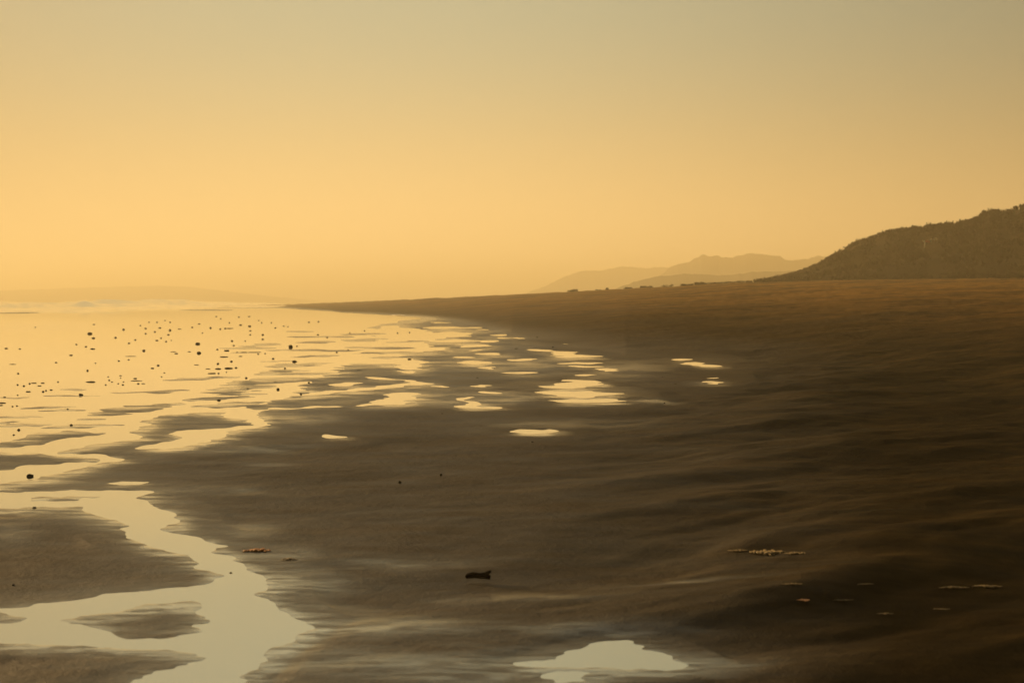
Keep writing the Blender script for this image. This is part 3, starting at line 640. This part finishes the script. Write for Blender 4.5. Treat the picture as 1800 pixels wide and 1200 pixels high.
# ------------------------------------------------------------------ scraps: pale lumpy patches and weed
patch_m = noise_mat('pale_patch', (0.36, 0.27, 0.12), (0.17, 0.12, 0.05), 60, 0.9, 0.003, 0.2)
orange_m = noise_mat('orange_weed', (0.90, 0.40, 0.10), (0.65, 0.26, 0.06), 40, 0.6, 0.003, 0.4)
shell_m = noise_mat('pale_shell', (0.45, 0.35, 0.20), (0.25, 0.18, 0.10), 40, 0.7, 0.002, 0.3)
def scrap(name, x, y, w, h, mat, label, cat, group=None, dens=26, seed=0, hh=1.0):
    p, D = ground_point(x, y); k_ = D / F; wm = w * k_; dm = h * D * D / (F * H)   # foreshortened depth of the patch
    r3 = np.random.default_rng(seed + int(x)); V, Fc = [], []
    iv, jf = ico1
    for q in range(dens):
        t_ = -1 + 2 * (q + .5) / dens + r3.uniform(-.5, .5) / dens; c = np.array((t_ * wm / 2, (r3.normal() * .16 * math.sqrt(max(0.05, 1 - t_ * t_)) + .10 * math.sin(t_ * 3 + seed)) * dm * .5, 0))
        s = np.array((max(r3.uniform(.5, 1.3) * wm * .07, wm / dens * 1.0), r3.uniform(.4, 1.0) * max(dm, wm * .12) * .30, r3.uniform(.5, 1.1) * h * k_ * .07 * hh)) * (1.25 - .7 * abs(t_))
        v = iv * s * 2 * (1 + .3 * r3.normal(size=(len(iv), 1)) * .4) + c + (0, 0, s[2] * .5)
        i = len(V); V += [tuple(a) for a in v]; Fc += [tuple(b + i for b in f) for f in jf]
    o = pymesh(name, V, Fc, mat, True); o.location = tuple(p + np.array((0, 0, .004))); o.rotation_euler = (0, 0, -YAW)
    tag(o, label, cat, group)
ico1 = ico(1)
scrap('weed_scrap', 452, 968, 48, 8, orange_m, 'orange brown scrap of weed at the right bank of the near stream', 'weed', seed=1, dens=34, hh=2.2)
scrap('shell_scrap', 508, 983, 30, 6, shell_m, 'small pale yellow shell scrap just right of the orange weed scrap', 'shell scrap', seed=2, dens=14, hh=1.8)
G = 'pale patches on the dark sand at right'
for i, (x, y, w, h, lab, de) in enumerate([(1350,971,62,13,'brightest and thickest pale patch on the dark near sand',34),(1296,968,36,6,'thin pale streak at the left end of the brightest patch',14),(1400,973,40,7,'thin pale streak at the right end of the brightest patch',16),
    (1676,1033,52,7,'left half of a split pale streak near the right edge',22),(1735,1031,52,7,'right half of a split pale streak near the right edge',22),(1411,1055,24,7,'small orange-tinted patch on the front of a low sand swell',16),(1475,1055,50,5,'faint thin streak right of the orange-tinted patch',10),
    (1393,1027,36,5,'small faint pale patch on the crest of a low sand swell',10),(1518,1027,34,5,'faint pale patch between the low swell and the split streak',10),(1556,1079,30,5,'faint pale patch lowest on the right-hand sand',10),(1655,1071,30,4,'faint pale patch below the split streak',9)]):
    scrap('pale_scrap', x, y, w, h, orange_m if i == 5 else patch_m, lab, 'foam', G, de * 2, i + 5, 0.55)

# ------------------------------------------------------------------ small red and pale thing on the dune slope
red_m = noise_mat('faded_red_board', (0.85, 0.30, 0.20), (0.75, 0.25, 0.15), 3, 0.6)
pale_m = noise_mat('pale_board', (0.8, 0.72, 0.5), (0.65, 0.58, 0.4), 3, 0.6)
def on_dune(x, y):
    best = None
    for s in np.linspace(.05, 1, 96):
        q = dune_pt(np.array([float(x)]), np.array([s]))[0]; py = project(q[None])[1][0]
        if best is None or abs(py - y) < best[0]: best = (abs(py - y), q)
    return best[1]
q = on_dune(1625, 436) - hf * 2.0 + np.array((0, 0, .15)); k_ = float(q @ hf) / F
def slab(pts, th):          # outline in x,z with thickness along y
    n_ = len(pts); V = [(a * k_, -th / 2, b * k_) for a, b in pts] + [(a * k_, th / 2, b * k_) for a, b in pts]
    Fc = [tuple(range(n_)), tuple(range(2 * n_ - 1, n_ - 1, -1))] + [(i, i + n_, (i + 1) % n_ + n_, (i + 1) % n_) for i in range(n_)]
    return V, Fc
root = bpy.data.objects.new('marker_board', None); C.objects.link(root); root.location = tuple(q); root.rotation_euler = (0, 0, -YAW)
tag(root, 'small salmon red board with pale ends on a short post in the dune scrub', 'marker board')
pymesh('board', *slab([(-4,9),(0,10.5),(5,9.5),(5,6),(1,6),(-3,7)], .08), red_m, parent=root)
pymesh('board_end', *slab([(-8,10),(-4,10),(-3,6.6),(-7,8)], .09), pale_m, parent=root)
pymesh('board_end', *slab([(5,9.5),(7,13),(8.5,12),(8,7),(5,5.8)], .09), pale_m, parent=root)
pymesh('post', *slab([(-5,7.4),(-2.2,6.9),(-3.2,-3),(-5,-3)], .07), pale_m, parent=root)
q = on_dune(1640, 431) - hf * 2.0 + np.array((0, 0, .15)); k_ = float(q @ hf) / F
root = bpy.data.objects.new('marker_disc', None); C.objects.link(root); root.location = tuple(q); root.rotation_euler = (0, 0, -YAW)
tag(root, 'small pale round marker just right of the salmon red board on the dune', 'marker')
pymesh('disc', *slab([(2.6*math.cos(a*.5236), 7.5+2.6*math.sin(a*.5236)) for a in range(12)], .06), pale_m, parent=root)
pymesh('post', *slab([(-1,5),(.2,5),(-.4,-3),(-1.4,-3)], .05), stem_m, parent=root)

# ------------------------------------------------------------------ sea mist
import bmesh
bm = bmesh.new(); bmesh.ops.create_cube(bm, size=1)
me = bpy.data.meshes.new('haze'); bm.to_mesh(me); bm.free()
hz = bpy.data.objects.new('haze', me); C.objects.link(hz); hz.scale = (60000, 30000, 46); hz.location = (0, 0, 19.5)
mt = bpy.data.materials.new('sea_mist'); mt.use_nodes = True; nn = mt.node_tree.nodes; nn.clear()
mo = nn.new('ShaderNodeOutputMaterial'); pv = nn.new('ShaderNodeVolumePrincipled')
pv.inputs['Color'].default_value = (1.0, 0.91, 0.61, 1); pv.inputs['Density'].default_value = 0.00082; pv.inputs['Anisotropy'].default_value = 0.3
mt.node_tree.links.new(pv.outputs[0], mo.inputs['Volume']); me.materials.append(mt)
tag(hz, 'warm sea mist lying over the whole beach', 'mist', kind='stuff')
